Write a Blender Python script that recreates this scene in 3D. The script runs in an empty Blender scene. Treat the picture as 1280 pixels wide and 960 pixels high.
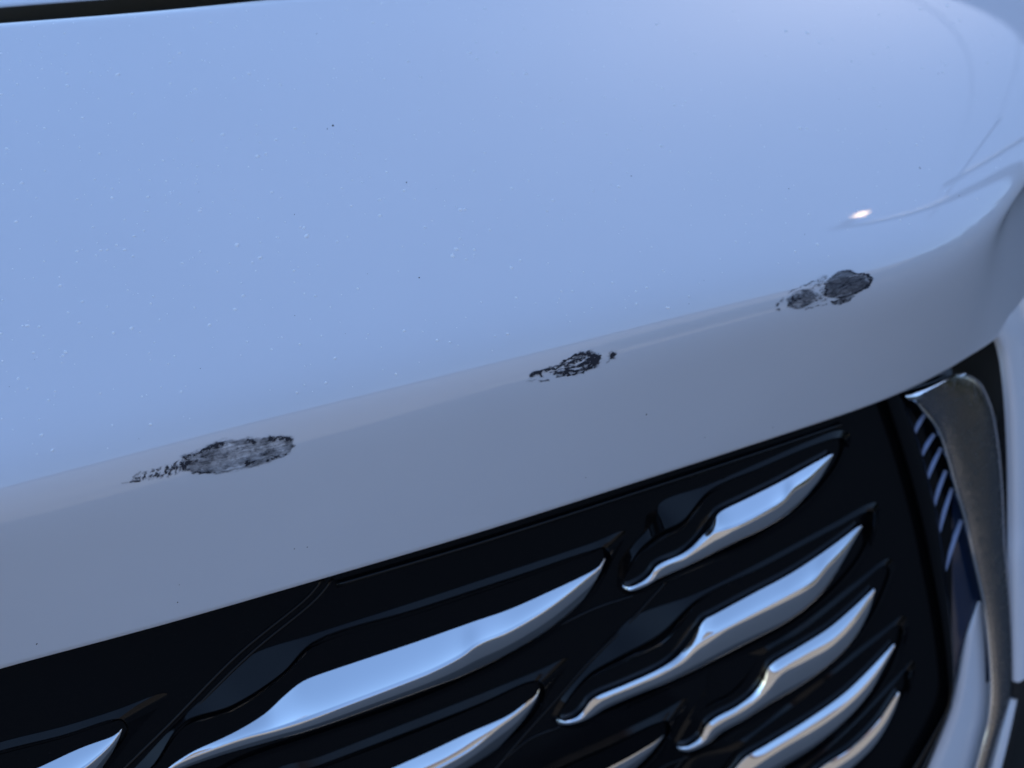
import bpy, bmesh, math, random
import numpy as np
from math import radians, sin, cos, tan, pi
from mathutils import Vector, noise
from mathutils.bvhtree import BVHTree

# ------------------------------------------------------------------ camera, sky, sun, exposure
SC = bpy.context.scene
COL = SC.collection
PITCH, YAW, HFOV, DIST = radians(37), radians(17), radians(48), 0.66
AIM = np.array([.38, 0, .86])
FPX = 640 / tan(HFOV / 2)
FW = np.array([sin(YAW) * cos(PITCH), cos(YAW) * cos(PITCH), -sin(PITCH)])
RT = np.array([cos(YAW), -sin(YAW), 0.0])
UP = np.cross(RT, FW)
EYE = AIM - DIST * FW
cam_d = bpy.data.cameras.new('camera')
cam_d.sensor_width = 36; cam_d.lens = 18 / tan(HFOV / 2)
cam_d.clip_start = 0.01; cam_d.clip_end = 2000
cam_d.dof.use_dof = True; cam_d.dof.focus_distance = DIST; cam_d.dof.aperture_fstop = 5.2
cam = bpy.data.objects.new('camera', cam_d); COL.objects.link(cam)
cam.location = EYE
cam.rotation_euler = Vector(FW).to_track_quat('-Z', 'Y').to_euler()
SC.camera = cam

SUN_EL, SUN_AZ = radians(46), radians(52)      # azimuth from +Y (behind the car) towards +X
world = bpy.data.worlds.new('World'); SC.world = world
world.use_nodes = True
wn = world.node_tree.nodes
sky = wn.new('ShaderNodeTexSky'); sky.sky_type = 'NISHITA'; sky.sun_disc = False
sky.sun_elevation = SUN_EL; sky.sun_rotation = SUN_AZ
sky.air_density = 1.0; sky.dust_density = 0.45; sky.ozone_density = 3.5
world.node_tree.links.new(sky.outputs[0], wn['Background'].inputs[0])
wn['Background'].inputs[1].default_value = 0.12
sun_d = bpy.data.lights.new('sun', 'SUN'); sun_d.energy = 3.2; sun_d.angle = radians(.53); sun_d.color = (1, .94, .86)
sun = bpy.data.objects.new('sun', sun_d); COL.objects.link(sun)
sun_dir = Vector((sin(SUN_AZ) * cos(SUN_EL), cos(SUN_AZ) * cos(SUN_EL), sin(SUN_EL)))
sun.location = sun_dir * 60
sun.rotation_euler = (-sun_dir).to_track_quat('-Z', 'Y').to_euler()
vs = SC.view_settings
vs.view_transform = 'Standard'; vs.look = 'None'; vs.gamma = 1; vs.use_curve_mapping = False
vs.exposure = 1.34
SC.render.engine = 'CYCLES'
SC.cycles.max_bounces = 10

# ------------------------------------------------------------------ helpers
def ray(x, y):
    d = FW * FPX + RT * (x - 640) - UP * (y - 480)
    return d / np.linalg.norm(d)
def on_z(x, y, z):
    d = ray(x, y); return EYE + d * (z - EYE[2]) / d[2]
def link(name, me, mats, parent=None, smooth=True):
    o = bpy.data.objects.new(name, me); COL.objects.link(o)
    for m in (mats if isinstance(mats, (list, tuple)) else [mats]): me.materials.append(m)
    if smooth: me.polygons.foreach_set('use_smooth', [True] * len(me.polygons))
    if parent: o.parent = parent
    return o
def mesh(name, verts, faces, mats, parent=None, smooth=True):
    me = bpy.data.meshes.new(name)
    me.from_pydata([tuple(map(float, v)) for v in verts], [], faces); me.update()
    return link(name, me, mats, parent, smooth)
def grid_faces(nr, nc, closed=False):
    f = []
    for i in range(nr - 1):
        for j in range(nc - (0 if closed else 1)):
            k = (j + 1) % nc
            f.append((i * nc + j, i * nc + k, (i + 1) * nc + k, (i + 1) * nc + j))
    return f
def tag(o, label=None, cat=None, group=None, kind=None):
    if label: o['label'] = label
    if cat: o['category'] = cat
    if group: o['group'] = group
    if kind: o['kind'] = kind
    return o
def empty(name, loc=(0, 0, 0)):
    o = bpy.data.objects.new(name, None); COL.objects.link(o); o.location = loc; o.empty_display_size = .1
    return o
def catmull(pts, n, closed=False):
    """n points evenly spread along a centripetal-ish spline through pts (any dimension)."""
    P = np.array(pts, float); m = len(P)
    if closed: P = np.vstack([P[-1], P, P[0], P[1]])
    else: P = np.vstack([2 * P[0] - P[1], P, 2 * P[-1] - P[-2]])
    out = []
    segs = m if closed else m - 1
    K = 24
    for i in range(segs):
        p0, p1, p2, p3 = P[i:i + 4]
        d0, d1, d2 = [max(np.linalg.norm(a - b), 1e-9) ** .5 for a, b in ((p1, p0), (p2, p1), (p3, p2))]
        m1 = (p2 - p1) + d1 * ((p1 - p0) / d0 - (p2 - p0) / (d0 + d1))
        m2 = (p2 - p1) + d1 * ((p3 - p2) / d2 - (p3 - p1) / (d1 + d2))
        t = np.arange(K)[:, None] / K
        out.append((2 * t**3 - 3 * t**2 + 1) * p1 + (t**3 - 2 * t**2 + t) * m1 + (-2 * t**3 + 3 * t**2) * p2 + (t**3 - t**2) * m2)
    out = np.vstack(out + ([] if closed else [P[-2][None]]))
    if closed: out = np.vstack([out, out[:1]])
    s = np.r_[0, np.cumsum(np.linalg.norm(np.diff(out, axis=0), axis=1))]
    q = np.linspace(0, s[-1], n + 1)[:-1] if closed else np.linspace(0, s[-1], n)
    return np.stack([np.interp(q, s, out[:, k]) for k in range(out.shape[1])], 1)
def catmull_keep(pts, per, closed=True):
    """spline through pts with 'per' samples in every span (so that contours with equal counts correspond)."""
    P = np.array(pts, float); m = len(P)
    P = np.vstack([P[-1], P, P[0], P[1]]) if closed else np.vstack([2 * P[0] - P[1], P, 2 * P[-1] - P[-2]])
    out = []
    for i in range(m if closed else m - 1):
        p0, p1, p2, p3 = P[i:i + 4]
        d0, d1, d2 = [max(np.linalg.norm(a - b), 1e-9) ** .5 for a, b in ((p1, p0), (p2, p1), (p3, p2))]
        m1 = (p2 - p1) + d1 * ((p1 - p0) / d0 - (p2 - p0) / (d0 + d1))
        m2 = (p2 - p1) + d1 * ((p3 - p2) / d2 - (p3 - p1) / (d1 + d2))
        t = np.arange(per)[:, None] / per
        out.append((2 * t**3 - 3 * t**2 + 1) * p1 + (t**3 - 2 * t**2 + t) * m1 + (-2 * t**3 + 3 * t**2) * p2 + (t**3 - t**2) * m2)
    if not closed: out.append(P[-2][None])
    return np.vstack(out)

# ------------------------------------------------------------------ materials
def mat(name, base, rough=.5, metal=0., ior=1.5, coat=0., coat_ior=1.5, spec=.5):
    m = bpy.data.materials.new(name); m.use_nodes = True
    b = m.node_tree.nodes['Principled BSDF']
    b.inputs['Base Color'].default_value = (*base, 1)
    b.inputs['Roughness'].default_value = rough
    b.inputs['Metallic'].default_value = metal
    b.inputs['IOR'].default_value = ior
    b.inputs['Specular IOR Level'].default_value = spec
    b.inputs['Coat Weight'].default_value = coat
    b.inputs['Coat IOR'].default_value = coat_ior
    b.inputs['Coat Roughness'].default_value = .015
    return m
def nodes(m): return m.node_tree.nodes, m.node_tree.links, m.node_tree.nodes['Principled BSDF']
def add_noise(m, scale, detail=4, coord='Object', rough=.55):
    n, l, b = nodes(m)
    t = n.new('ShaderNodeTexCoord'); x = n.new('ShaderNodeTexNoise')
    x.inputs['Scale'].default_value = scale; x.inputs['Detail'].default_value = detail; x.inputs['Roughness'].default_value = rough
    l.new(t.outputs[coord], x.inputs['Vector'])
    return x
def ramp(m, src, stops):
    n, l, b = nodes(m)
    r = n.new('ShaderNodeValToRGB')
    while len(r.color_ramp.elements) < len(stops): r.color_ramp.elements.new(.5)
    for e, (p, c) in zip(r.color_ramp.elements, stops):
        e.position = p; e.color = (*c, 1) if hasattr(c, '__len__') else (c, c, c, 1)
    l.new(src, r.inputs[0]); return r.outputs[0]
def bump(m, src, strength, dist, normal='Normal'):
    n, l, b = nodes(m)
    u = n.new('ShaderNodeBump'); u.inputs['Strength'].default_value = strength; u.inputs['Distance'].default_value = dist
    l.new(src, u.inputs['Height']); l.new(u.outputs[0], b.inputs[normal])

PAINT = mat('white_pearl_paint', (.735, .748, .785), rough=.45, coat=1, coat_ior=1.85, spec=.3)
n, l, b = nodes(PAINT)
x = add_noise(PAINT, 9, 5); l.new(ramp(PAINT, x.outputs[0], [(.3, (.725, .738, .775)), (.75, (.745, .758, .795))]), b.inputs['Base Color'])
x = add_noise(PAINT, 300, 2); bump(PAINT, x.outputs[0], .010, .0004, 'Coat Normal')
x = add_noise(PAINT, 60, 6); l.new(ramp(PAINT, x.outputs[0], [(.5, .006), (.85, .03)]), b.inputs['Coat Roughness'])

BLACK = mat('gloss_black_plastic', (.003, .0032, .004), rough=.07, spec=.29)
n, l, b = nodes(BLACK)
x = add_noise(BLACK, 35, 6); l.new(ramp(BLACK, x.outputs[0], [(.4, .05), (.8, .16)]), b.inputs['Roughness'])
x = add_noise(BLACK, 900, 3); l.new(ramp(BLACK, x.outputs[0], [(.66, (.003, .0032, .004)), (.8, (.02, .02, .02))]), b.inputs['Base Color'])
RUBBER_SHADE = mat('rubber_and_gap_shade', (.006, .006, .0065), rough=.6)  # seal rubber; also the black that stands for shade in the bumper gap
n, l, b = nodes(RUBBER_SHADE)
x = add_noise(RUBBER_SHADE, 260, 5); l.new(ramp(RUBBER_SHADE, x.outputs[0], [(.6, (.006, .006, .0065)), (.85, (.03, .029, .027))]), b.inputs['Base Color'])
CHROME = mat('chrome', (.88, .89, .90), rough=.035, metal=1)
n, l, b = nodes(CHROME)
x = add_noise(CHROME, 70, 6); l.new(ramp(CHROME, x.outputs[0], [(.4, .02), (.85, .10)]), b.inputs['Roughness'])
SATIN = mat('dusty_dark_chrome', (.3, .305, .32), rough=.14, metal=1)
n, l, b = nodes(SATIN)
x = add_noise(SATIN, 130, 8, rough=.75); l.new(ramp(SATIN, x.outputs[0], [(.4, .14), (.75, .40)]), b.inputs['Roughness'])
x = add_noise(SATIN, 500, 4, rough=.7); l.new(ramp(SATIN, x.outputs[0], [(.55, (.3, .305, .32)), (.8, (.62, .6, .56))]), b.inputs['Base Color'])
LENS = mat('dark_blue_lens', (.010, .022, .055), rough=.08, coat=.6)
RIB = mat('lens_rib', (.30, .38, .58), rough=.25)  # pale blue base stands in for sky reflected on the ribs
DROP = mat('bright_bead', (.97, .97, .98), rough=.38, metal=.6)
SPECK = mat('pale_dust', (.98, .98, .98), rough=.3, spec=1.)
GRIT = mat('dark_grit', (.02, .018, .015), rough=.8)

# ------------------------------------------------------------------ the ground, the unseen building added to shade the car, what stands in front
GROUND = mat('worn_asphalt', (.1, .1, .1), rough=.85)
n, l, b = nodes(GROUND)
x = add_noise(GROUND, 3, 9); l.new(ramp(GROUND, x.outputs[0], [(.3, (.035, .034, .033)), (.7, (.06, .058, .054))]), b.inputs['Base Color'])
LAWN = mat('pale_gravel', (.15, .138, .125), rough=.95)
HOUSEWALL = mat('house_render', (.3, .28, .25), rough=.9)
ROOF = mat('roof_tile', (.16, .09, .07), rough=.8)
LEAF = mat('leaf', (.07, .09, .03), rough=.7)
g = mesh('ground', [(-600, -600, 0), (600, -600, 0), (600, 600, 0), (-600, 600, 0)], [(0, 1, 2, 3)], LAWN)
tag(g, kind='structure')
g = mesh('driveway', [(-4, -.6, .004), (5, -.6, .004), (5, 5.7, .004), (-4, 5.7, .004)], [(0, 1, 2, 3)], GROUND)
tag(g, kind='structure')
shade_house = empty('shade_house', (6 * sin(SUN_AZ), 6 * cos(SUN_AZ), 0)); shade_house.rotation_euler.z = -SUN_AZ  # unseen, placed and sized to keep the sun off the car
tag(shade_house, 'unseen building added beside the car to shade its bumper', 'shade_house')
def box(x0, x1, y0, y1, z0, z1):
    v = [(x, y, z) for z in (z0, z1) for y in (y0, y1) for x in (x0, x1)]
    return v, [(0, 2, 3, 1), (4, 5, 7, 6), (0, 1, 5, 4), (2, 6, 7, 3), (0, 4, 6, 2), (1, 3, 7, 5)]
v, f = box(-6, 4.6, 0, 8, 0, 3.4); mesh('wall', v, f, HOUSEWALL, shade_house, False)
v = [(-6.5, -.5, 3.4), (5.0, -.5, 3.4), (5.0, 8.5, 3.4), (-6.5, 8.5, 3.4), (-6.5, 4, 11.5), (5.0, 4, 11.5)]
mesh('roof', v, [(0, 1, 5, 4), (2, 3, 4, 5), (0, 4, 3), (1, 2, 5), (0, 3, 2, 1)], ROOF, shade_house, False)

shed = empty('sky_blocking_building', (0, -13, 0))  # unseen, added to cut blue sky and warm the bumper face
tag(shed, 'unseen grey building added opposite to block sky, its roof line mirrored in the paint', 'building')
STUCCO = mat('grey_render', (.20, .178, .16), rough=.9)
v, f = box(-40, 60, -9, 0, 0, 5.9); mesh('wall', v, f, STUCCO, shed, False)
v, f = box(-40.2, 60.2, -9.2, .2, 5.9, 6.2); mesh('roof', v, f, ROOF, shed, False)
# far row of trees in front of the car: many leaf clumps, one mass
random.seed(11)
bm = bmesh.new()
for i in range(60):
    cx, cy = -96 + i * 3.2 + random.uniform(-1, 1), -34 + random.uniform(-4, 4)
    HT = random.uniform(1.6, 2.6)
    for k in range(130):
        z = random.uniform(.2, 1) * HT; w = 2.4 * (1 - (z / HT - .55) ** 2 * 2.2)
        a = random.uniform(0, 2 * pi); rr = w * random.random() ** .5
        p = Vector((cx + rr * cos(a), cy + rr * sin(a), z)); sz = random.uniform(.35, .8)
        u = Vector((random.gauss(0, 1), random.gauss(0, 1), random.gauss(0, 1))).normalized(); w_ = u.orthogonal().normalized()
        bm.faces.new([bm.verts.new(p + u * sz * cos(q) + w_ * sz * sin(q)) for q in (0, 1.3, 2.5, 3.9, 5.1)])
me = bpy.data.meshes.new('far_trees'); bm.to_mesh(me); bm.free()
bm = bmesh.new()
for k in range(5200):
    p = Vector((6.4 + random.gauss(0, .35), random.uniform(-11, -.5), 2.3 * random.random() ** .8 + random.gauss(0, .08))); sz = random.uniform(.06, .13)
    u = Vector((random.gauss(0, 1), random.gauss(0, 1), random.gauss(0, 1))).normalized(); w_ = u.orthogonal().normalized()
    bm.faces.new([bm.verts.new(p + u * sz * cos(q) + w_ * sz * sin(q)) for q in (0, 1.3, 2.5, 3.9, 5.1)])
mh = bpy.data.meshes.new('reflection_hedge'); bm.to_mesh(mh); bm.free()  # unseen leaves added so the right bumper corner mirrors something dark
tag(link('reflection_hedge', mh, LEAF, smooth=False), 'unseen leaf bank added to darken the reflection in the right bumper corner', 'reflection_hedge')
tag(link('far_trees', me, LEAF, smooth=False), 'row of far trees mirrored in the chrome', 'trees', kind='stuff')

# ------------------------------------------------------------------ bumper surface
car = empty('car', (0, 0, 0))
tag(car, 'white car front with three dark scuffs on its bumper above a black and chrome grille', 'car')
G_PX = [(-260, 50), (-100, 38), (0, 31), (200, 15), (350, 0), (600, -24), (900, -52), (1100, -70), (1300, -90), (1480, -110), (1600, -125), (1680, -140), (1740, -160)]
C_PX = [(-260, 680), (-100, 640), (0, 611), (200, 558), (350, 519), (520, 477), (700, 433), (860, 392), (1000, 357), (1120, 321), (1200, 288), (1243, 260), (1270, 220), (1300, 148), (1332, 48)]
C_Z = [.86, .86, .86, .86, .86, .86, .86, .86, .86, .860, .858, .856, .853, .848, .842]
E_PX = [(-260, 912), (-100, 868), (0, 839), (200, 785), (390, 730), (600, 668), (800, 604), (950, 555), (1110, 500), (1190, 461), (1222, 441), (1243, 430), (1264, 424), (1290, 421), (1325, 424)]
G3 = [on_z(q[0], q[1] + 5, .99) for q in G_PX]
C3 = [on_z(q[0], q[1] + np.interp(q[0], [0, 320, 640, 1000, 1200], [-3, -5, -3, 6, 22]), z) for q, z in zip(C_PX, C_Z)]
NS = 260
Gc, Cc = catmull(G3, NS), catmull(C3, NS)
EZ = .738
E_top = np.array([on_z(*q, EZ) for q in E_PX[:12]])
pf = np.polyfit(E_top[:9, 0], E_top[:9, 1], 3)
XR = float(E_top[7, 0])
_sl = sl_end = np.polyval(np.polyder(pf), XR)
CV = float(np.mean([(q[1] - np.polyval(pf, XR) - _sl * (q[0] - XR)) / (q[0] - XR) ** 2 for q in E_top[9:12]]))
0 and print('curve', pf, XR, CV, E_top.round(3).tolist())
def yE(x):
    x = np.asarray(x, float); xr = np.clip(x, -.3, XR)
    y = np.polyval(pf, xr); sl = np.polyval(np.polyder(pf), xr)
    d = np.maximum(x - XR, 0)
    dd = np.minimum(d, max(.02, (.42 - sl_end) / (2 * CV)))
    return y + np.where(x > XR, sl * (x - XR) + CV * dd * dd + 2 * CV * dd * (d - dd), sl * (x - xr))
INSET = .014
def lean(x, z):
    q = np.clip((x - .5) / .4, 0, 1); return (.16 + .34 * q * q * (3 - 2 * q)) * (EZ - z)
def gpts(px, off):
    """points where viewing rays through photo pixels meet the grille surface moved outwards by off metres."""
    px = np.asarray(px, float).reshape(-1, 2); off = np.broadcast_to(np.asarray(off, float), (len(px),))
    d = FW * FPX + RT * (px[:, :1] - 640) - UP * (px[:, 1:] - 480)
    d /= np.linalg.norm(d, axis=1)[:, None]
    lo = np.full(len(px), .2); hi = np.full(len(px), 2.5)
    for _ in range(46):
        mid = .5 * (lo + hi)
        f = (EYE[1] + d[:, 1] * mid) - (yE(EYE[0] + d[:, 0] * mid) + INSET - off - lean(EYE[0] + d[:, 0] * mid, EYE[2] + d[:, 2] * mid)) > 0
        hi = np.where(f, mid, hi); lo = np.where(f, lo, mid)
    return EYE + d * (.5 * (lo + hi))[:, None]
def gpt(px, py, off=0.):
    return gpts([(px, py)], off)[0]
E3 = [on_z(*q, EZ) for q in E_PX[:12]] + [np.array(q) for q in ((.868, .132, EZ), (.96, .205, EZ + .004), (1.12, .37, EZ + .008))]
# corresponding stations: by share of the arc up to a few anchors
def by_anchor(P, anchors, shares, n):
    """resample the spline so that control point anchors[k] falls on share shares[k]."""
    per = 40
    dense = catmull_keep(P, per, closed=False)
    s = np.r_[0, np.cumsum(np.linalg.norm(np.diff(dense, axis=0), axis=1))]
    q = np.interp(np.linspace(0, 1, n), shares, [s[a * per] for a in anchors])
    k = np.exp(-.5 * (np.arange(-12, 13) / 5.) ** 2); k /= k.sum()
    q = np.convolve(np.pad(q, 12, mode='reflect', reflect_type='odd'), k, 'valid')
    return np.stack([np.interp(q, s, dense[:, j]) for j in range(3)], 1)
Gc = by_anchor(G3, [0, 4, 7, 9, 12], [0, .36, .70, .82, 1], NS)
Cc = by_anchor(C3, [0, 4, 8, 10, 12, 14], [0, .36, .70, .80, .90, 1], NS)
Ec = by_anchor(E3, [0, 4, 8, 11, 14], [0, .40, .74, .86, 1], NS)
def arc_bulge(a, b, h, outdir, n):
    t = np.linspace(0, 1, n)[:, None]
    return a + (b - a) * t + outdir * (4 * h * t * (1 - t))
rows = []
NU, NF = 130, 80
for i in range(NS):
    g_, c_, e_ = Gc[i], Cc[i], Ec[i]
    tang = Ec[min(i + 1, NS - 1)] - Ec[max(i - 1, 0)] if False else Cc[min(i + 1, NS - 1)] - Cc[max(i - 1, 0)]
    nu = np.cross(tang, g_ - c_); nu /= np.linalg.norm(nu)
    if nu[2] < 0: nu = -nu
    nf = np.cross(tang, c_ - e_); nf /= np.linalg.norm(nf)
    if nf[1] > 0: nf = -nf
    c2 = c_ + .007 * (nu + nf) / np.linalg.norm(nu + nf)     # the rounding eats the corner again
    up_ = arc_bulge(g_, c2, .008, nu, NU); fr = arc_bulge(c2, e_, .001, nf, NF)
    prof = np.vstack([up_, fr[1:]])
    s = np.r_[0, np.cumsum(np.linalg.norm(np.diff(prof, axis=0), axis=1))]
    m = 420; q = np.linspace(0, s[-1], m)
    P = np.stack([np.interp(q, s, prof[:, k]) for k in range(3)], 1)
    sig = .021 / (s[-1] / m); R = int(3 * sig)
    k = np.exp(-.5 * (np.arange(-R, R + 1) / sig) ** 2); k /= k.sum()
    pad = np.vstack([2 * P[0] - P[R:0:-1], P, 2 * P[-1] - P[-2:-R - 2:-1]])
    S = np.stack([np.convolve(pad[:, j], k, 'valid') for j in range(3)], 1)
    S = S[::3]
    yb = np.array([0, 1., 0])
    head = [S[0] + d for d in ((0, .0165, -.05), (0, .0160, -.0052), (0, .0146, -.0020), (0, .0120, -.0003), (0, .0090, .0005), (0, .0060, .0008), (0, .0030, .0006))]
    tail = [S[-1] + d for d in ((0, .0008, -.0012), (0, .0026, -.0022), (0, .006, -.0022), (0, .05, .001))]
    rows.append(np.vstack([head, S, tail]))
V = np.array(rows)                                         # stations x profile
ns, npf = V.shape[:2]
tan_end = (V[-1] - V[-6]).mean(0); tan_end *= .03 / np.linalg.norm(tan_end)
ext = [V[-1:]]
for k_ in range(16):
    w_ = min(1, k_ / 7); ext.append(ext[-1] + tan_end * (1 - w_) + np.array([.05, .03, -.003]) * w_)
V = np.concatenate([V] + ext[1:]); ns = len(V)
def smooth_rows(A, sg):
    R_ = int(3 * sg); k_ = np.exp(-.5 * (np.arange(-R_, R_ + 1) / sg) ** 2); k_ /= k_.sum()
    Ap = np.concatenate([2 * A[:1] - A[R_:0:-1], A, 2 * A[-1:] - A[-2:-R_ - 2:-1]])
    return np.stack([np.tensordot(k_, Ap[i_:i_ + 2 * R_ + 1], 1) for i_ in range(len(A))])
Va, Vb = smooth_rows(V, 3.5), smooth_rows(V, 9.)
w_ = np.clip((np.arange(ns) - (NS - 40)) / 30, 0, 1)[:, None, None]
V = Va * (1 - w_) + Vb * w_
bumper = mesh('front_bumper', V.reshape(-1, 3), grid_faces(ns, npf), [PAINT, RUBBER_SHADE], car)
bumper.data.polygons.foreach_set('material_index', [1 if k % (npf - 1) >= npf - 3 else 0 for k in range((ns - 1) * (npf - 1))])  # inner lip blackened to stand for shade in the gap
me = bumper.data
bm = bmesh.new(); bm.from_mesh(me); bmesh.ops.recalc_face_normals(bm, faces=bm.faces); bm.to_mesh(me); bm.free()
BV = BVHTree.FromPolygons([tuple(v) for v in V.reshape(-1, 3)], grid_faces(ns, npf))
def on_paint(px, py, lift=0.):
    d = ray(px, py)
    loc, nor, _, dist = BV.ray_cast(Vector(EYE), Vector(d))
    if loc is None: return None, None
    if nor.dot(Vector(d)) > 0: nor = -nor
    return loc + nor * lift, nor

# bumper cheek below the wrap-round corner and lower valance (out of frame but it closes the front)
rowsc = []
for t in np.linspace(0, 1, 14):
    px = 1254 + (1290 - 1254) * 0
cheek_l = catmull([gpt(1236, 396, .009), gpt(1247, 424, .010), gpt(1254, 440, .010), gpt(1261, 480, .010), gpt(1267, 570, .010), gpt(1268, 660, .010), gpt(1268, 700, .012), gpt(1269, 800, .012), gpt(1267, 880, .012), gpt(1254, 930, .012), gpt(1240, 990, .01), gpt(1220, 1090, .01)], 80)
cv = []
for j, p in enumerate(cheek_l):
    for (dx, dy, dz) in ((-.05, .08, 0), (-.02, .03, 0), (-.001, .008, 0), (0, .003, 0), (.004, .0005, 0), (.02, .004, .0), (.06, .03, 0), (.12, .08, 0), (.18, .18, 0)):
        cv.append(p + (dx, dy, dz))
cheek = mesh('bumper_cheek', cv, grid_faces(80, 9), [PAINT, RUBBER_SHADE], car)
cheek.data.polygons.foreach_set('material_index', [1 if k % 8 < 2 or k // 8 > 50 else 0 for k in range(79 * 8)])  # inner rows black as gap shade, lower rows dark valance
tag(cheek, 'white bumper side beside the dark chrome trim')

# hood and the seal in the gap
H_PX = [(-260, 28), (-100, 16), (0, 6), (200, -10), (400, -30), (700, -58), (1000, -90), (1300, -120)]
Hc = catmull([on_z(*q, .986) for q in H_PX], 80)
hv = []
prof_h = [(.06, -.012), (.012, -.005), (.003, -.0030), (.0004, -.0022), (.0010, -.0007), (.004, 0), (.03, .006), (.12, .026), (.3, .06), (.6, .10), (1.0, .13)]
for p in Hc:
    for dy, dz in prof_h: hv.append(p + (0, dy, dz))
hood = mesh('hood', hv, grid_faces(80, len(prof_h)), PAINT, car)
sv = []
for a, c in zip(catmull(G3[:9], 80), Hc):
    for t, dz in ((-.2, -.05), (.2, -.034), (.6, -.028), (1.2, -.022), (3., -.018)):
        p = a + (c - a) * t; sv.append((p[0], p[1] + .004, .985 + dz))
seal = mesh('hood_seal', sv, grid_faces(80, 5), RUBBER_SHADE, car)

# ------------------------------------------------------------------ grille
PX = .00057
xs = np.linspace(-420, 1190, 96)
pv = []
eline = np.array(E_PX[:12], float)
for x in xs:
    y0 = np.interp(x, eline[:, 0], eline[:, 1]) - 60
    for t in np.linspace(0, 1, 30):
        pv.append((x, y0 + (1420 - y0) * t))
grille = mesh('grille', gpts(pv, 0), grid_faces(96, 30), BLACK, car)
tag(grille, 'gloss black grille carrying chrome blades')

def px_drop(c):
    """metres of fall on the grille per photo pixel downwards, and the tangent of the viewing ray's pitch, at pixels c"""
    c = np.asarray(c, float)
    h = gpts(c, 0)[:, 2] - gpts(c + (0, 1), 0)[:, 2]
    d = FW * FPX + RT * (c[:, :1] - 640) - UP * (c[:, 1:] - 480)
    return h, -d[:, 2] / d[:, 1]
def out_step(h, tp, deg):
    """outward move over a pixel fall of h metres that leaves the surface's normal deg above the horizontal"""
    t = tan(radians(deg)); return h * t / (1 + tp * t)

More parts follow.
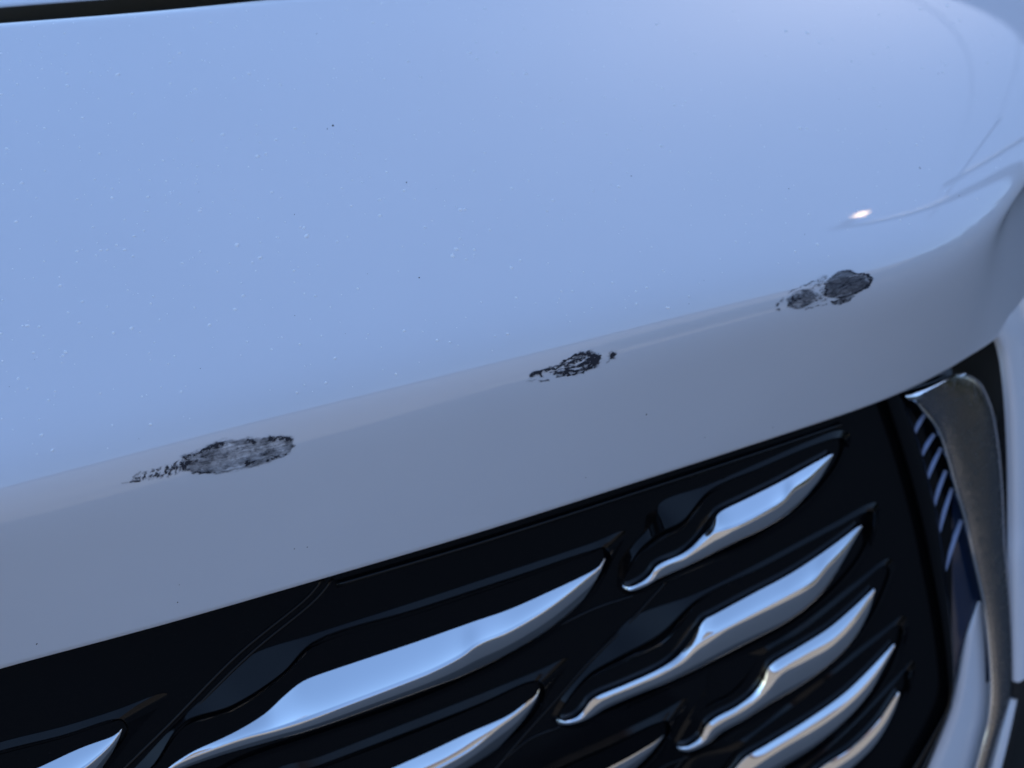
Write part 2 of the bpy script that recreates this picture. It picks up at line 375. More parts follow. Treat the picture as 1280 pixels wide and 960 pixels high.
def blade(T, M, B, O, R, I, low=34, fa=42, ang=50, nose=34, t_off=-.0015):
    # --- surround: raised rim that steps down into the pocket behind the blade
    per = 6
    oc, rc, ic = [catmull_keep(c, per) for c in (O, R, I)]
    n = len(oc)
    dy = rc[:, 1] - oc[:, 1]; hh, tp = px_drop(oc)
    r_off = np.where(dy > 0, np.minimum(out_step(dy * hh, tp, 40), .016), .0022)
    top = dy > 1
    gap = np.zeros(n)
    for i_ in np.where(top)[0]:
        hits = []
        for j_ in range(n):
            a_, c_ = oc[j_], oc[(j_ + 1) % n]
            if (a_[0] - rc[i_, 0]) * (c_[0] - rc[i_, 0]) <= 0 and abs(c_[0] - a_[0]) > 1e-6:
                yy = a_[1] + (c_[1] - a_[1]) * (rc[i_, 0] - a_[0]) / (c_[0] - a_[0])
                if yy < rc[i_, 1]: hits.append(rc[i_, 1] - yy)
        gap[i_] = min(hits) if hits else dy[i_]
    r_off = np.where(top, np.clip(out_step(np.minimum(gap, 48) * hh, tp, fa), .0022, .019), .0022)
    kk = np.exp(-.5 * (np.arange(-6, 7) / 1.5) ** 2); kk /= kk.sum()
    r_off = np.convolve(np.r_[r_off[-6:], r_off, r_off[:6]], kk, 'valid')
    def ring(c, off): return gpts(c, off)
    L = lambda a: rc + (ic - rc) * a
    one = np.ones(n)
    cx = oc + (oc - oc.mean(0)) * .0
    rings = [ring(oc, one * -.002), ring(oc, one * .0002), ring(rc, r_off), ring(L(.06), r_off), ring(L(.16), r_off - .0035),
             ring(L(.25), r_off - .0035), ring(L(.29), r_off - .0022), ring(L(.33), r_off - .0036), ring(L(.42), r_off * .6 - .0025), ring(L(.47), r_off * .6 - .0028), ring(L(.56), r_off * .1 - .0055), ring(L(.66), one * -.0055), ring(L(.70), one * -.0044), ring(L(.74), one * -.0056), ring(L(.84), one * -.0055), ring(L(.88), one * -.006), ring(ic, one * -.010)]
    v = np.vstack(rings)
    f = grid_faces(len(rings), n, True)
    f.append(tuple((len(rings) - 1) * n + j for j in range(n)))
    fr = mesh('blade_surround', v, f, BLACK, grille)
    try:
        fr.data.set_sharp_from_angle(angle=radians(24))
    except Exception: pass
    # --- blade: rounded chrome wedge from the upper edge over the nose to the lower edge
    N = 90
    def by_x(c):
        d_ = catmull_keep(c, 30, closed=False); x_ = np.maximum.accumulate(d_[:, 0]) + np.arange(len(d_)) * 1e-6
        q_ = np.interp(lin, (x_ - x_[0]) / (x_[-1] - x_[0]), np.arange(len(d_)))
        return np.stack([np.interp(q_, np.arange(len(d_)), d_[:, k_]) for k_ in (0, 1)], 1)
    lin = np.linspace(0, 1, N); lin = lin - .12 * np.sin(2 * pi * lin) / (2 * pi)
    tc, mc, bc = by_x(T), by_x(M), by_x(B)
    K = 15
    hh, tp = px_drop(mc)
    hm = np.maximum(np.linalg.norm(mc - tc, axis=1), .5) * hh; hb = np.maximum(np.linalg.norm(bc - mc, axis=1), .5) * hh
    sm = np.exp(-.5 * (np.arange(-8, 9) / 3.5) ** 2); sm /= sm.sum()
    hm = np.convolve(np.pad(hm, 8, mode='edge'), sm, 'valid'); hb = np.convolve(np.pad(hb, 8, mode='edge'), sm, 'valid')
    base = np.full(N, t_off)
    cols = [gpts(tc + (0, -.5), base - .004)]
    off = base.copy()
    # tilt falls from 'ang' at the upper edge to the nose line, on to an underside turned to the ground
    for k in range(K + 1):
        u = k / K
        cols.append(gpts(tc + (mc - tc) * u, off))
        off = off + out_step(hm / K, tp, ang + (nose - ang) * ((u + .5 / K) ** 2.2))
    for k in range(1, K + 1):
        u = k / K
        off = off + out_step(hb / K, tp, nose - 16 - low * u)
        cols.append(gpts(mc + (bc - mc) * u, off))
    cols.append(gpts(bc + (0, .5), off - .014))
    rows = np.stack(cols, 1)
    v = np.array(rows).reshape(-1, 3)
    mesh('chrome_blade', v, grid_faces(N, rows.shape[1]), CHROME, grille)

DATA = []
DATA.append(dict(  # A bottom left
 T=[(-150, 1022), (-20, 981), (40, 958), (101, 930), (139, 916), (152, 909)], M=[(-150, 1060), (-20, 1020), (60, 985), (100, 962), (122, 945), (140, 928), (152, 911)], B=[(-150, 1075), (-20, 1036), (70, 1004), (115, 975), (135, 950), (148, 930), (153, 913)],
 O=[(-150, 975), (0, 928), (80, 908), (141, 889), (209, 867), (166, 920), (150, 943), (120, 975), (60, 1030), (-150, 1095)],
 R=[(-150, 985), (0, 938), (80, 918), (140, 899), (153, 899), (161, 912), (145, 938), (116, 970), (58, 1022), (-150, 1087)],
 I=[(-150, 1000), (0, 956), (80, 933), (135, 913), (150, 905), (155, 912), (141, 938), (113, 967), (56, 1016), (-150, 1080)]))
DATA.append(dict(  # B big one
 T=[(170, 992), (190, 973), (204, 960), (231, 940), (245, 932), (276, 919), (304, 905), (332, 887), (354, 866), (373, 850), (386, 843), (400, 838), (520, 798), (568, 781), (635, 758), (685, 736), (736, 712), (749, 704), (755, 697)],
 M=[(172, 996), (192, 978), (214, 959), (232, 949), (270, 934), (307, 921), (345, 911), (386, 898), (432, 881), (520, 847), (541, 838), (578, 818), (595, 805), (635, 788), (685, 759), (722, 732), (749, 709), (756, 698)],
 B=[(178, 1000), (198, 982), (215, 968), (232, 960), (275, 945), (320, 932), (390, 912), (470, 884), (540, 859), (578, 845), (635, 818), (685, 788), (719, 761), (746, 731), (757, 700)],
 O=[(130, 1005), (180, 948), (225, 900), (268, 860), (312, 820), (388, 794), (520, 752), (650, 709), (740, 679), (782, 664), (768, 697), (752, 728), (728, 760), (690, 793), (640, 825), (580, 856), (500, 889), (400, 923), (300, 958), (220, 1000)],
 R=[(145, 1003), (192, 955), (228, 903), (290, 881), (352, 841), (391, 802), (522, 760), (652, 717), (738, 688), (758, 684), (764, 699), (748, 726), (724, 756), (687, 788), (638, 819), (578, 850), (498, 883), (399, 917), (300, 951), (220, 993)],
 I=[(160, 1000), (205, 952), (240, 920), (300, 893), (362, 846), (388, 828), (520, 785), (640, 744), (728, 706), (752, 690), (760, 700), (746, 726), (722, 756), (686, 786), (637, 817), (577, 848), (497, 881), (398, 915), (300, 948), (219, 988)]))
DATA.append(dict(  # C below it
 T=[(360, 1010), (430, 981), (482, 959), (534, 936), (585, 912), (635, 890), (659, 872), (673, 859)], M=[(370, 1035), (440, 1008), (500, 982), (548, 959), (588, 936), (622, 909), (649, 889), (669, 872), (674, 861)], B=[(380, 1048), (470, 1018), (540, 985), (588, 958), (628, 932), (655, 902), (672, 873), (675, 862)],
 O=[(340, 968), (400, 946), (500, 907), (600, 868), (669, 840), (712, 823), (685, 868), (668, 905), (636, 933), (600, 960), (540, 995), (400, 1065)],
 R=[(342, 978), (402, 955), (502, 917), (602, 878), (664, 851), (677, 852), (681, 868), (663, 900), (632, 928), (597, 953), (538, 988), (400, 1057)],
 I=[(345, 998), (405, 973), (505, 935), (603, 889), (655, 863), (671, 855), (678, 866), (661, 898), (630, 925), (595, 950), (537, 984), (400, 1052)]))
DATA.append(dict(  # D right column top
 low=26, t_off=.0035, T=[(777, 731), (786, 734), (800, 729), (814, 718), (820, 709), (827, 704), (852, 693), (866, 683), (878, 670), (889, 658), (896, 644), (901, 639), (937, 621), (979, 600), (1010, 583), (1040, 567)],
 M=[(779, 734), (786, 737), (798, 733), (815, 724), (822, 714), (830, 708), (855, 697), (872, 684), (883, 674), (892, 666), (923, 655), (962, 634), (979, 623), (990, 610), (1010, 596), (1041, 568)],
 B=[(780, 736), (788, 739), (807, 733), (822, 724), (833, 719), (858, 708), (886, 694), (920, 677), (954, 661), (987, 641), (1010, 618), (1024, 601), (1042, 569)],
 O=[(772, 733), (778, 705), (793, 680), (808, 664), (821, 645), (825, 629), (883, 607), (950, 578), (1017, 549), (1050, 538), (1063, 543), (1062, 556), (1053, 582), (1034, 609), (1008, 637), (975, 661), (930, 687), (885, 705), (845, 722), (810, 738), (785, 744)],
 R=[(778, 731), (785, 710), (798, 688), (810, 676), (826, 664), (852, 651), (886, 613), (951, 584), (1017, 556), (1046, 547), (1057, 548), (1056, 557), (1047, 580), (1029, 605), (1004, 631), (972, 655), (928, 681), (884, 700), (845, 717), (811, 733), (787, 741)],
 I=[(780, 730), (788, 715), (801, 702), (815, 695), (835, 685), (860, 666), (891, 630), (953, 600), (1015, 570), (1038, 560), (1045, 562), (1044, 572), (1037, 591), (1021, 613), (999, 634), (969, 654), (927, 678), (885, 696), (847, 713), (815, 729), (790, 739)]))
DATA.append(dict(  # E right column second
 low=26, t_off=.0035, T=[(695, 899), (709, 901), (722, 896), (731, 887), (737, 878), (746, 871), (784, 855), (825, 836), (847, 821), (862, 803), (872, 788), (881, 774), (889, 770), (937, 744), (986, 718), (1016, 699), (1042, 681), (1065, 664), (1076, 656)],
 M=[(697, 902), (709, 903), (726, 898), (737, 887), (750, 876), (787, 860), (829, 841), (853, 824), (870, 806), (885, 796), (922, 776), (982, 744), (1016, 724), (1031, 707), (1054, 684), (1077, 657)],
 B=[(698, 905), (712, 906), (735, 899), (757, 886), (791, 871), (836, 853), (885, 829), (937, 802), (979, 780), (1009, 759), (1031, 737), (1050, 709), (1065, 682), (1078, 659)],
 O=[(690, 901), (697, 880), (731, 838), (760, 805), (789, 773), (868, 743), (950, 703), (1040, 655), (1095, 628), (1100, 638), (1097, 660), (1084, 694), (1061, 727), (1031, 757), (997, 784), (941, 814), (885, 840), (836, 862), (791, 882), (746, 901), (716, 911)],
 R=[(696, 899), (704, 882), (735, 843), (770, 822), (824, 792), (872, 748), (952, 709), (1042, 661), (1089, 638), (1094, 642), (1091, 662), (1078, 692), (1056, 722), (1027, 751), (994, 777), (939, 807), (884, 834), (836, 857), (791, 877), (747, 895), (716, 908)],
 I=[(698, 897), (712, 880), (740, 858), (775, 841), (836, 818), (880, 762), (955, 723), (1040, 674), (1077, 650), (1082, 656), (1080, 668), (1069, 692), (1050, 719), (1023, 746), (991, 772), (938, 803), (884, 830), (836, 854), (791, 873), (750, 892), (718, 906)]))
DATA.append(dict(  # F
 fa=8, low=26, t_off=.0035, T=[(846, 933), (855, 934), (864, 931), (876, 922), (883, 908), (894, 898), (922, 883), (943, 866), (954, 849), (960, 836), (966, 829), (997, 810), (1035, 786), (1065, 761), (1092, 736)],
 M=[(848, 935), (856, 936), (866, 934), (881, 924), (889, 911), (900, 903), (928, 887), (949, 868), (962, 852), (971, 841), (1005, 819), (1042, 797), (1071, 767), (1093, 737)],
 B=[(849, 938), (860, 940), (885, 930), (900, 917), (930, 900), (960, 881), (997, 859), (1035, 832), (1065, 802), (1084, 771), (1094, 739)],
 O=[(842, 936), (850, 912), (866, 886), (882, 862), (889, 836), (951, 811), (1000, 782), (1070, 727), (1112, 698), (1119, 708), (1110, 742), (1091, 780), (1065, 817), (1035, 844), (997, 870), (960, 892), (922, 915), (890, 936), (862, 947)],
 R=[(847, 934), (856, 914), (871, 893), (884, 880), (915, 862), (955, 817), (1003, 788), (1072, 733), (1107, 706), (1113, 711), (1104, 741), (1086, 777), (1060, 812), (1031, 839), (994, 864), (957, 886), (921, 909), (889, 931), (863, 944)],
 I=[(850, 932), (862, 917), (876, 901), (890, 890), (925, 871), (958, 826), (1005, 797), (1068, 750), (1096, 727), (1100, 732), (1095, 748), (1079, 779), (1055, 809), (1028, 835), (992, 861), (956, 883), (920, 906), (888, 928), (865, 941)]))
DATA.append(dict(  # G
 fa=22, low=26, t_off=.0035, T=[(805, 1042), (840, 1020), (890, 990), (910, 972), (924, 955), (932, 947), (960, 930), (1009, 900), (1054, 868), (1084, 840), (1117, 805)], M=[(808, 1045), (850, 1022), (900, 990), (920, 973), (937, 960), (982, 930), (1020, 906), (1057, 878), (1091, 844), (1118, 806)],
 B=[(812, 1050), (870, 1024), (920, 995), (975, 960), (1016, 934), (1057, 900), (1087, 866), (1106, 832), (1119, 808)],
 O=[(790, 1055), (830, 1000), (862, 950), (919, 929), (1010, 860), (1099, 791), (1130, 770), (1135, 780), (1128, 816), (1109, 857), (1072, 905), (1034, 939), (975, 978), (900, 1024), (815, 1068)],
 R=[(800, 1050), (840, 1003), (885, 975), (922, 936), (1012, 867), (1099, 798), (1124, 780), (1129, 785), (1122, 814), (1104, 852), (1068, 899), (1030, 933), (972, 971), (897, 1017), (815, 1061)],
 I=[(803, 1046), (850, 1010), (895, 985), (926, 944), (1012, 879), (1094, 813), (1117, 796), (1121, 801), (1116, 821), (1099, 851), (1064, 896), (1027, 930), (969, 968), (895, 1013), (815, 1057)]))
DATA.append(dict(  # H
 low=26, t_off=.0035, T=[(930, 1037), (985, 995), (1029, 958), (1065, 934), (1099, 900), (1123, 865)], M=[(935, 1040), (990, 998), (1039, 960), (1072, 936), (1104, 900), (1124, 866)], B=[(940, 1048), (1010, 1006), (1065, 960), (1095, 930), (1116, 893), (1125, 868)],
 O=[(890, 1065), (935, 1005), (990, 965), (1060, 905), (1118, 848), (1141, 826), (1145, 834), (1139, 858), (1119, 898), (1099, 930), (1076, 960), (1035, 1002), (970, 1045), (920, 1075)],
 R=[(900, 1058), (942, 1010), (994, 971), (1063, 911), (1118, 855), (1135, 836), (1139, 840), (1134, 858), (1114, 894), (1094, 925), (1071, 955), (1031, 996), (967, 1038), (920, 1067)],
 I=[(908, 1052), (952, 1016), (1002, 976), (1066, 921), (1112, 869), (1124, 856), (1128, 860), (1125, 873), (1109, 899), (1090, 927), (1068, 953), (1029, 992), (965, 1034), (922, 1063)]))
DATA.append(dict(  # I bottom middle
 T=[(620, 1020), (700, 986), (754, 959), (791, 939), (821, 920), (834, 904)], M=[(630, 1028), (720, 986), (762, 961), (796, 942), (825, 922), (835, 905)], B=[(640, 1045), (760, 992), (799, 961), (818, 941), (833, 919), (836, 906)],
 O=[(600, 1000), (680, 958), (760, 922), (821, 893), (861, 873), (842, 912), (830, 938), (808, 964), (760, 1005), (660, 1060)],
 R=[(602, 1010), (682, 967), (762, 931), (822, 903), (835, 901), (838, 912), (826, 934), (804, 959), (757, 998), (660, 1052)],
 I=[(606, 1018), (690, 976), (765, 941), (816, 913), (832, 902), (837, 911), (823, 932), (801, 956), (754, 994), (658, 1047)]))
for d in DATA: blade(**d)

# thin raised ridges dividing the columns, and the rib under the bumper lip
def tube(name, pts, radii, m, parent, nseg=8, n=60, squash=1.):
    """tube through 3-D points"""
    P = catmull(pts, n); rr = np.interp(np.linspace(0, 1, n), np.linspace(0, 1, len(radii)), radii)
    T = np.gradient(P, axis=0); T /= np.linalg.norm(T, axis=1)[:, None]
    v = []
    ref = np.array([0, -1., 0])
    for p, t, r in zip(P, T, rr):
        a = np.cross(t, ref); a /= np.linalg.norm(a); b_ = np.cross(a, t)
        for k in range(nseg):
            w = 2 * pi * k / nseg; v.append(p + a * r * cos(w) + b_ * r * squash * sin(w))
    f = grid_faces(n, nseg, True) + [tuple(range(nseg)), tuple(reversed(range((n - 1) * nseg, n * nseg)))]
    return mesh(name, v, f, m, parent)
for line in ([(404, 724), (385, 746), (300, 816), (212, 905), (130, 985)], [(416, 724), (396, 748), (312, 818), (224, 906), (150, 985)],
             [(834, 726), (790, 774), (736, 828), (692, 878), (650, 925), (600, 985)], [(880, 905), (868, 930), (840, 965), (800, 1000)],
             [(700, 781), (745, 760), (790, 745)], [(630, 950), (660, 925), (700, 908)], [(790, 985), (830, 958), (862, 945)]):
    tube('divider_ridge', [gpt(x, y, 0) for x, y in line], [.0013, .0013], BLACK, grille, 8, 40)
tube('lip_rib', [gpt(x, y, .001) for x, y in ((420, 731), (600, 678), (800, 614), (950, 565), (1050, 531))], [.002, .002], BLACK, grille, 8, 60)

# ------------------------------------------------------------------ right end of the grille: post, lamp lens, dark chrome trim
def strip(name, A, B, m, parent, offs, n=70, close=True):
    """band between two pixel lines; offs = (share across, outward offset) pairs"""
    a, c = catmull(A, n), catmull(B, n); v = []
    for p, q in zip(a, c):
        for u, o in offs: v.append(gpt(*(p + (q - p) * u), o))
    return mesh(name, v, grid_faces(n, len(offs)), m, parent)
strip('corner_post', [(1100, 480), (1107, 503), (1124, 555), (1140, 610), (1155, 670), (1165, 720), (1176, 780), (1183, 835), (1184, 880), (1168, 912), (1130, 975)],
      [(1126, 474), (1132, 502), (1150, 555), (1162, 600), (1173, 648), (1182, 715), (1189, 775), (1193, 830), (1193, 862), (1178, 912), (1146, 980)], BLACK, car,
      ((0, -.004), (.03, .004), (.12, .008), (.3, .009), (.75, .009), (.93, .007), (1, -.004)))
lens = strip('corner_lens', [(1122, 480), (1130, 502), (1150, 555), (1162, 600), (1173, 648), (1182, 715), (1188, 775), (1190, 830), (1180, 880)],
      [(1150, 490), (1158, 514), (1178, 545), (1192, 590), (1206, 640), (1218, 695), (1230, 750), (1236, 810), (1240, 850)], LENS, car, ((0, -.006), (.3, -.003), (.7, -.002), (1, .001)))
for a, c in (((1144, 540), (1156, 517)), ((1154, 566), (1167, 543)), ((1160, 597), (1176, 560)), ((1169, 628), (1182, 588)), ((1176, 658), (1190, 610)), ((1185, 702), (1202, 650))):
    a = (a[0] - (c[0] - a[0]) * .35, a[1] - (c[1] - a[1]) * .35)
    tube('lens_rib', [gpt(*a, -.002), gpt((a[0] + c[0]) / 2 - 2, (a[1] + c[1]) / 2, -.0005), gpt(*c, 0)], [.0014, .0024, .0020], RIB, lens, 8, 12)
strip('trim_cheek', [(1222, 752), (1208, 790), (1196, 845), (1186, 885), (1176, 912), (1150, 975)], [(1232, 752), (1240, 800), (1243, 850), (1242, 890), (1236, 925), (1222, 975)], PAINT, car,
      ((0, -.004), (.06, .001), (.3, .002), (.6, .001), (1, -.002)))
trim = strip('surround_trim', [(1140, 500), (1153, 514), (1171, 537), (1183, 572), (1194, 612), (1206, 653), (1215, 694), (1222, 724), (1230, 762), (1237, 820), (1239, 867), (1236, 902), (1229, 930), (1214, 985)],
      [(1200, 466), (1213, 467), (1226, 475), (1241, 504), (1250, 551), (1255, 609), (1258, 682), (1261, 715), (1264, 753), (1267, 820), (1266, 867), (1252, 913), (1244, 940), (1232, 985)], SATIN, car,
      ((0, -.004), (.02, .008), (.06, .0105), (.12, .0115), (.3, .0125), (.6, .013), (.88, .012), (.96, .010), (1, -.004)), 90)
tube('trim_edge', [gpt(x, y, .009) for x, y in [(1144, 500), (1154, 513), (1172, 536), (1184, 571), (1195, 611), (1207, 652), (1216, 693), (1231, 761), (1238, 820), (1240, 867), (1237, 902), (1230, 930), (1215, 985)]], [.0014, .0018, .0018], CHROME, trim, 10, 90)
strip('trim_cap', [(1126, 488), (1140, 484), (1160, 478), (1185, 468), (1205, 462)], [(1136, 500), (1148, 502), (1166, 492), (1190, 478), (1209, 470)], CHROME, trim,
      ((0, -.002), (.15, .006), (.5, .011), (.85, .012), (1, .006)), 30)
tube('lower_trim_strip', [gpt(x, y, .009) for x, y in [(1266, 872), (1258, 905), (1248, 945), (1238, 985)]], [.004, .005, .005], PAINT, trim, 10, 40)  # white paint stands in for a bright reflection along this strip

# ------------------------------------------------------------------ scuffs in the paint
SCUFF = bpy.data.materials.new('scraped_paint'); SCUFF.use_nodes = True
n = SCUFF.node_tree.nodes; l = SCUFF.node_tree.links; b = n['Principled BSDF']
b.inputs['Base Color'].default_value = (.020, .022, .034, 1); b.inputs['Roughness'].default_value = .6
at = n.new('ShaderNodeAttribute'); at.attribute_name = 'wear'
tr = n.new('ShaderNodeBsdfTransparent'); mx = n.new('ShaderNodeMixShader')
l.new(at.outputs['Fac'], mx.inputs[0]); l.new(tr.outputs[0], mx.inputs[1]); l.new(b.outputs[0], mx.inputs[2])
l.new(mx.outputs[0], n['Material Output'].inputs[0])
def seg_d(P, a, c):
    a = np.array(a, float); c = np.array(c, float); d = c - a
    t = np.clip(((P - a) @ d) / (d @ d), 0, 1)
    return np.linalg.norm(P - (a + t[:, None] * d), axis=1), t
def poly_in(P, poly, soft):
    """0..1 inside a polygon with a soft border (signed distance)"""
    poly = np.array(poly, float); inside = np.zeros(len(P), bool); dm = np.full(len(P), 1e9)
    for i in range(len(poly)):
        a, c = poly[i], poly[(i + 1) % len(poly)]
        cond = (a[1] > P[:, 1]) != (c[1] > P[:, 1])
        xx = (c[0] - a[0]) * (P[:, 1] - a[1]) / (c[1] - a[1] + 1e-12) + a[0]
        inside ^= cond & (P[:, 0] < xx)
        dm = np.minimum(dm, seg_d(P, a, c)[0])
    sd = np.where(inside, dm, -dm)
    return np.clip(sd / soft + .5, 0, 1), sd
def fbm(P, sx, sy, rot, seed, oct=4):
    ca, sa = cos(rot), sin(rot)
    u = P[:, 0] * ca + P[:, 1] * sa; w = -P[:, 0] * sa + P[:, 1] * ca
    return np.array([noise.fractal(Vector((a / sx + seed, c_ / sy - seed, seed * .37)), .9, 2.1, oct, noise_basis='PERLIN_ORIGINAL') for a, c_ in zip(u, w)])
def scuff(x0, x1, y0, y1, fn, label, step=.55):
    X = np.arange(x0, x1, step); Y = np.arange(y0, y1, step)
    P = np.array([(x, y) for y in Y for x in X])
    jit = np.stack([fbm(P, 7, 3.5, ROT, 21.3, 4), fbm(P, 7, 3.5, ROT, 33.9, 4)], 1)
    w = np.clip(fn(P + jit * (2.2, 1.4)), 0, 1)
    v = [on_paint(x, y, .00025)[0] for x, y in P]
    F = [f for f in grid_faces(len(Y), len(X)) if max(w[k] for k in f) > .02]
    used = sorted({k for f in F for k in f}); idx = {k: i for i, k in enumerate(used)}
    o = mesh('scuff_mark', [v[k] for k in used], [tuple(idx[k] for k in f) for f in F], SCUFF, bumper)
    a = o.data.attributes.new('wear', 'FLOAT', 'POINT'); a.data.foreach_set('value', [float(w[k]) for k in used])
    o['label'] = label
    return o
ROT = radians(-14)
def scuff_left(P):
    body, sd = poly_in(P, [(226, 574), (246, 566), (262, 556), (286, 550), (310, 549), (335, 546), (356, 544), (365, 549), (367, 558), (362, 566), (345, 574), (318, 583), (290, 590), (265, 592), (240, 591), (226, 586)], 2.5)
    tailp, _ = poly_in(P, [(166, 597), (188, 588), (205, 583), (226, 574), (234, 588), (212, 595), (190, 598), (166, 601)], 4)
    a = fbm(P, 16, 9, ROT, 1.3); c = fbm(P, 4, 2.6, ROT, 7.7, 5); d = fbm(P, 3, 9, radians(25), 3.1, 3)
    st = fbm(P, 34, 2.2, ROT, 15.5, 4)
    w = body * (.40 + .30 * a + .17 * c + .22 * st)
    rim = np.exp(-((sd - 1.5) / 2.2) ** 2)
    right = np.clip((P[:, 0] - 335) / 25, 0, 1); left = np.clip((285 - P[:, 0]) / 50, 0, 1)
    upper = np.clip((570 - (P[:, 0] - 230) * .17 - P[:, 1]) / 8 + .3, 0, 1)
    w += body * rim * (.0 + .5 * right * upper + .3 * left) * (.6 + .8 * c)
    for (p, q, r, s) in (((228, 572), (262, 560), 2.2, .9), ((262, 560), (280, 553), 4.0, .65), ((228, 580), (256, 571), 1.8, .55), ((226, 585), (236, 577), 3, .7), ((338, 548), (362, 548), 3.2, .9), ((311, 549), (316, 552), 3, .9), ((305, 580), (320, 577), 1.4, .8), ((334, 575), (358, 567), 1.2, .75), ((240, 591), (270, 590), 1.2, .6), ((308, 582), (310, 578), 2, .8)):
        dd, _ = seg_d(P, p, q); w += np.exp(-(dd / r) ** 2) * s * .8 * np.clip(.6 + 1.0 * c, 0, 1.2)
    w += tailp * np.clip(d * 1.7 + .18 + c * .5, 0, .85)
    for (p, q, r, s) in (((163, 602), (174, 601), 1.0, .7), ((165, 596), (176, 590), .8, .35), ((152, 604), (164, 602), .7, .3)):
        dd, _ = seg_d(P, p, q); w += np.exp(-(dd / r) ** 2) * s
    return w
def scuff_mid(P):
    c = fbm(P, 3, 1.8, ROT, 4.2, 5); e = fbm(P, 7, 1.5, ROT, 9.4, 4)
    w = np.zeros(len(P))
    S = [((664, 469), (676, 464), 1.7, 1.1), ((676, 464), (692, 459), 1.6, .8), ((675, 467), (677, 470), 1.5, .8), ((704, 452), (720, 444), 1.0, .9), ((720, 444), (736, 441), 1.8, 1.15), ((706, 457), (724, 449), .9, .95), ((706, 461), (730, 455), 1.0, 1.0), ((728, 456), (740, 448), 1.8, .8),
         ((724, 451), (736, 443), .7, .7), ((740, 444), (747, 447), 2.6, 1.2), ((747, 447), (744, 456), 2.4, 1.15), ((741, 450), (741, 454), 2.4, 1.1), ((744, 456), (728, 465), 1.0, .9), ((728, 465), (711, 469), 1.0, .9), ((708, 465), (716, 464), 1.5, .8), ((711, 469), (708, 464), 1.0, .8),
         ((718, 464), (738, 457), .7, .7), ((762, 444), (767, 442), 1.9, 1.1), ((763, 447), (767, 445), 1.5, 1.0), ((674, 476), (686, 475), 1.0, .5), ((694, 465), (703, 467), 1.8, .7), ((698, 458), (706, 452), 1.6, .6), ((697, 470), (702, 470), .8, .6), ((658, 477), (670, 474), .6, .25), ((757, 453), (764, 449), .7, .3)]
    for p, q, r, s in S:
        dd, _ = seg_d(P, p, q); w += np.exp(-(dd / (1.15 * r * (1 + .5 * c))) ** 2) * s * np.clip(1 + .6 * c, .3, 1.3)
    body, _ = poly_in(P, [(682, 462), (704, 452), (724, 443), (742, 442), (748, 450), (736, 461), (715, 469), (700, 470), (688, 468)], 3)
    w += body * np.clip(.16 + e * 1.3, 0, .75)
    return w
def scuff_right(P):
    c = fbm(P, 4, 2.4, ROT, 12.2, 5); a = fbm(P, 10, 6, ROT, 2.9); e = fbm(P, 14, 2.2, radians(-22), 6.6, 4)
    big, sd = poly_in(P, [(1033, 352), (1042, 343), (1052, 338), (1062, 337), (1071, 341), (1080, 340), (1087, 343), (1090, 350), (1088, 357), (1076, 364), (1064, 370), (1050, 373), (1034, 372), (1031, 362)], 1.6)
    w = big * (.66 + .26 * e + .10 * c)
    rim = np.exp(-((sd - 1.2) / 1.5) ** 2) * big
    w += rim * np.clip((P[:, 0] - 1050) / 30, 0, 1) * .5 * (1 + c)
    low, sd2 = poly_in(P, [(1038, 377), (1052, 372), (1066, 368), (1068, 371), (1060, 377), (1048, 381), (1040, 380)], 1.4)
    w = np.maximum(w, low * (.62 + .5 * c))
    w -= np.exp(-(seg_d(P, (1036, 374), (1064, 366))[0] / .9) ** 2) * .4
    w -= np.exp(-(seg_d(P, (1062, 346), (1078, 342))[0] / .8) ** 2) * .4
    w -= np.exp(-(seg_d(P, (1082, 345), (1085, 352))[0] / 1.6) ** 2) * .35
    sm, _ = poly_in(P, [(984, 372), (994, 365), (1008, 361), (1017, 362), (1020, 374), (1012, 381), (998, 386), (984, 384)], 2.5)
    w = np.maximum(w, sm * (.54 + .22 * c + .25 * a + .2 * e))
    br, _ = poly_in(P, [(1012, 358), (1034, 349), (1036, 372), (1014, 380)], 5); w = np.maximum(w, br * (.20 + .6 * c))
    for p, q, r, s in (((1002, 358), (1018, 351), 1.0, .7), ((1024, 350), (1031, 347), 2.4, .75), ((1031, 350), (1032, 370), 1.2, .75), ((970, 382), (979, 373), 1.6, .55), ((971, 388), (975, 387), 1.2, .6), ((1006, 386), (1032, 380), 1.0, .6), ((1022, 376), (1030, 373), 1.8, .35), ((988, 378), (990, 370), 1.6, .5), ((985, 366), (1002, 358), .7, .35)):
        dd, _ = seg_d(P, p, q); w += np.exp(-(dd / r) ** 2) * s * np.clip(.7 + 1.1 * c, .1, 1.2)
    return w
scuff(148, 374, 538, 612, scuff_left, 'longest scuff, greyish and at the left end of the bumper edge')
scuff(652, 774, 436, 482, scuff_mid, 'darkest, streaky scuff in the middle of the bumper edge')
scuff(964, 1096, 332, 394, scuff_right, 'smudged two-lobed scuff at the right end of the bumper edge')

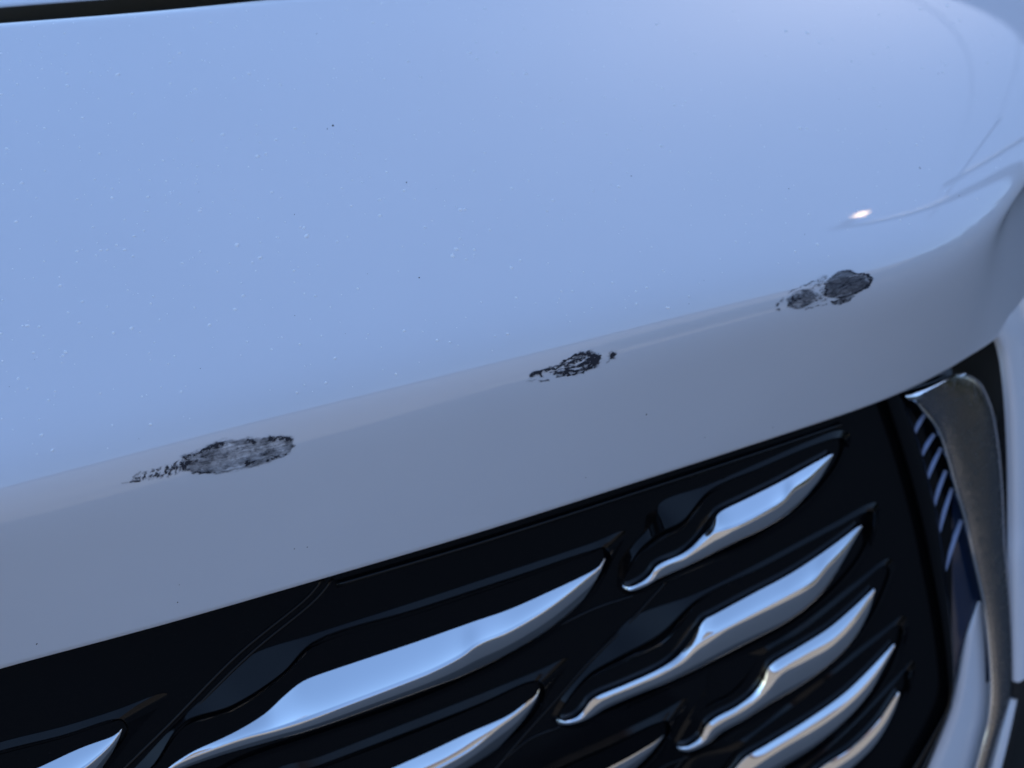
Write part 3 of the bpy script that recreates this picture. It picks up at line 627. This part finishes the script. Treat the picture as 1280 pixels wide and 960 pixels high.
# ------------------------------------------------------------------ dust and grit lying on the paint
random.seed(5)
def blobs(name, items, m, label, tilt=.03):
    bm = bmesh.new()
    for (px, py, r, el, ang) in items:
        p, nn = on_paint(px, py, 0)
        if p is None: continue
        nn = (nn + Vector((random.gauss(0, 1), random.gauss(0, 1), random.gauss(0, 1))) * tilt).normalized()
        t = nn.orthogonal().normalized(); bt = nn.cross(t)
        ca, sa = cos(ang), sin(ang); u = t * ca + bt * sa; w = nn.cross(u)
        ring0 = []; ring1 = []; ring2 = []
        for k in range(7):
            a_ = 2 * pi * k / 7; rr = r * random.uniform(.75, 1.2)
            q = p + u * cos(a_) * rr * el + w * sin(a_) * rr
            ring0.append(bm.verts.new(q - nn * .0001)); ring1.append(bm.verts.new(p + (q - p) * .72 + nn * r * .3)); ring2.append(bm.verts.new(p + (q - p) * .3 + nn * r * .42))
        for k in range(7):
            j = (k + 1) % 7; bm.faces.new((ring0[k], ring0[j], ring1[j], ring1[k])); bm.faces.new((ring1[k], ring1[j], ring2[j], ring2[k]))
        bm.faces.new(ring2)
    me = bpy.data.meshes.new(name); bm.to_mesh(me); bm.free()
    o = link(name, me, m); tag(o, label, 'dust', kind='stuff'); return o
items = []
def clear(px, py):
    line = np.interp(px, [q[0] for q in C_PX[:12]], [q[1] for q in C_PX[:12]])
    return py < line - 12
while len(items) < 620:
    px, py = random.uniform(0, 1260), random.uniform(2, 600)
    dens = .4 + .6 * max(0, 1 - px / 1100) * max(0, 1 - py / 640)
    if random.random() > dens or not clear(px, py): continue
    r = random.choice([.42, .5, .6, .7, .85, 1.1]) * 1e-3 * random.uniform(.7, 1.1)
    items.append((px, py, r, random.choice([1, 1, 1, 1.2]), random.uniform(0, 6)))
drops = []
for _ in range(170):
    px, py = random.uniform(0, 1230), random.uniform(4, 460)
    if clear(px, py): drops.append((px, py, random.uniform(.42, .7) * 1e-3, 1, 0))
for q in [(224, 66), (212, 78), (84, 107), (311, 92), (244, 111), (140, 247), (185, 246), (325, 322), (75, 357), (82, 440), (296, 306), (384, 295), (278, 168), (332, 192), (322, 195), (165, 117), (147, 93), (20, 277), (575, 262), (982, 39), (1009, 41), (1150, 12), (1184, 7), (1000, 160), (1008, 160), (505, 238), (475, 269), (570, 311), (566, 320), (587, 66), (620, 65), (657, 92)]:
    items.append((*q, random.uniform(1.0, 1.55) * 1e-3, random.choice([1, 1, 1.15, 1.3]), random.uniform(0, 6)))
blobs('water_drops', drops, DROP, 'bright beads of dried water dotted over the upper bumper', .10)
blobs('dust_specks', items, SPECK, 'tiny white dust specks scattered over the upper bumper')
gi = [(416, 157, .8e-3, 1.4, .5), (409, 161, .3e-3, 3, .5), (508, 228, .4e-3, 2, .7), (368, 268, .3e-3, 2, .8), (524, 347, .5e-3, 1, 0), (396, 42, .4e-3, 1, 0), (808, 518, .6e-3, 1.2, .4), (881, 547, .4e-3, 1, 0), (789, 220, .45e-3, 1, 0), (986, 236, .4e-3, 1, 0), (1150, 210, .6e-3, 1, 0), (1006, 293, .3e-3, 1, 0), (966, 534, .4e-3, 1, 0), (732, 597, .4e-3, 1, 0), (222, 753, .42e-3, 1.3, 1), (46, 805, .42e-3, 1.8, 0), (384, 684, .35e-3, 1.5, 0), (368, 686, .35e-3, 1.5, 0), (224, 731, .3e-3, 1, 0), (868, 610, .3e-3, 1, 0), (1173, 92, .4e-3, 1, 0), (1199, 245, .4e-3, 1, 0)]
for _ in range(22):
    px, py = random.uniform(0, 1200), random.uniform(40, 560)
    if clear(px, py): gi.append((px, py, random.uniform(.15, .26) * 1e-3, 1.3, random.uniform(0, 6)))
blobs('grit_specks', gi, GRIT, 'tiny dark grit specks scattered over the white paint')

# ------------------------------------------------------------------ unseen lamp added for a warm spot, and overhead wires, mirrored in the paint
def refl(px, py, dist):
    p, nn = on_paint(px, py); d = Vector(ray(px, py)); r = d - 2 * d.dot(nn) * nn
    return p + r * dist, r
POLE = mat('grey_pole', (.08, .08, .085), rough=.5)
LAMP = bpy.data.materials.new('warm_spot_glow'); LAMP.use_nodes = True
b = LAMP.node_tree.nodes['Principled BSDF']; b.inputs['Emission Color'].default_value = (1, .70, .42, 1); b.inputs['Emission Strength'].default_value = 6  # glow added to make the warm spot mirrored in the paint
head, r = refl(1077, 267, 6.5); corner, r2 = refl(1046, 286, 6.5)
lamp = empty('warm_spot_lamp', (corner.x, corner.y, 0))
tag(lamp, 'unseen lamp added to mirror a small warm spot in the upper bumper', 'street lamp')
o = tube('lamp_pole', [(0, 0, 0), (0, 0, corner.z * .5), (0, 0, corner.z)], [.05, .045, .04], POLE, lamp, 10, 12)
hl = head - Vector((corner.x, corner.y, 0))
tube('lamp_arm', [(0, 0, corner.z - .02), tuple(hl * .5 + Vector((0, 0, corner.z * .5 + .03))), tuple(hl + Vector((0, 0, .05)))], [.035, .035, .03], POLE, lamp, 8, 12)
v = []
for z_, sc in ((.06, .35), (.05, .8), (0, 1), (-.035, .9), (-.045, .6)):
    for k_ in range(16):
        v.append((hl.x + .052 * sc * cos(k_ * pi / 8), hl.y + .04 * sc * sin(k_ * pi / 8), hl.z + z_))
mesh('lamp_head', v, grid_faces(5, 16, True) + [tuple(range(16)), tuple(range(64, 80))], LAMP, lamp)
pole = empty('utility_pole', (9.5, -1.3, 0))
tag(pole, 'wooden utility pole with wires mirrored at the right bumper corner', 'utility pole')
tube('shaft', [(0, 0, 0), (0, 0, 5), (0, 0, 10)], [.09, .08, .07], POLE, pole, 10, 12)
tube('cross_arm', [(-.2, -1.1, 9.3), (0, 0, 9.35), (.2, 1.1, 9.3)], [.06, .06, .06], POLE, pole, 6, 8)
for dy_ in (-1.0, 1.0):
    tube('wire', [(dy_ * .2, dy_, 9.4), (-4, 8 + dy_, 8.7), (-9, 16 + dy_, 9.3)], [.009, .009], POLE, pole, 6, 30)
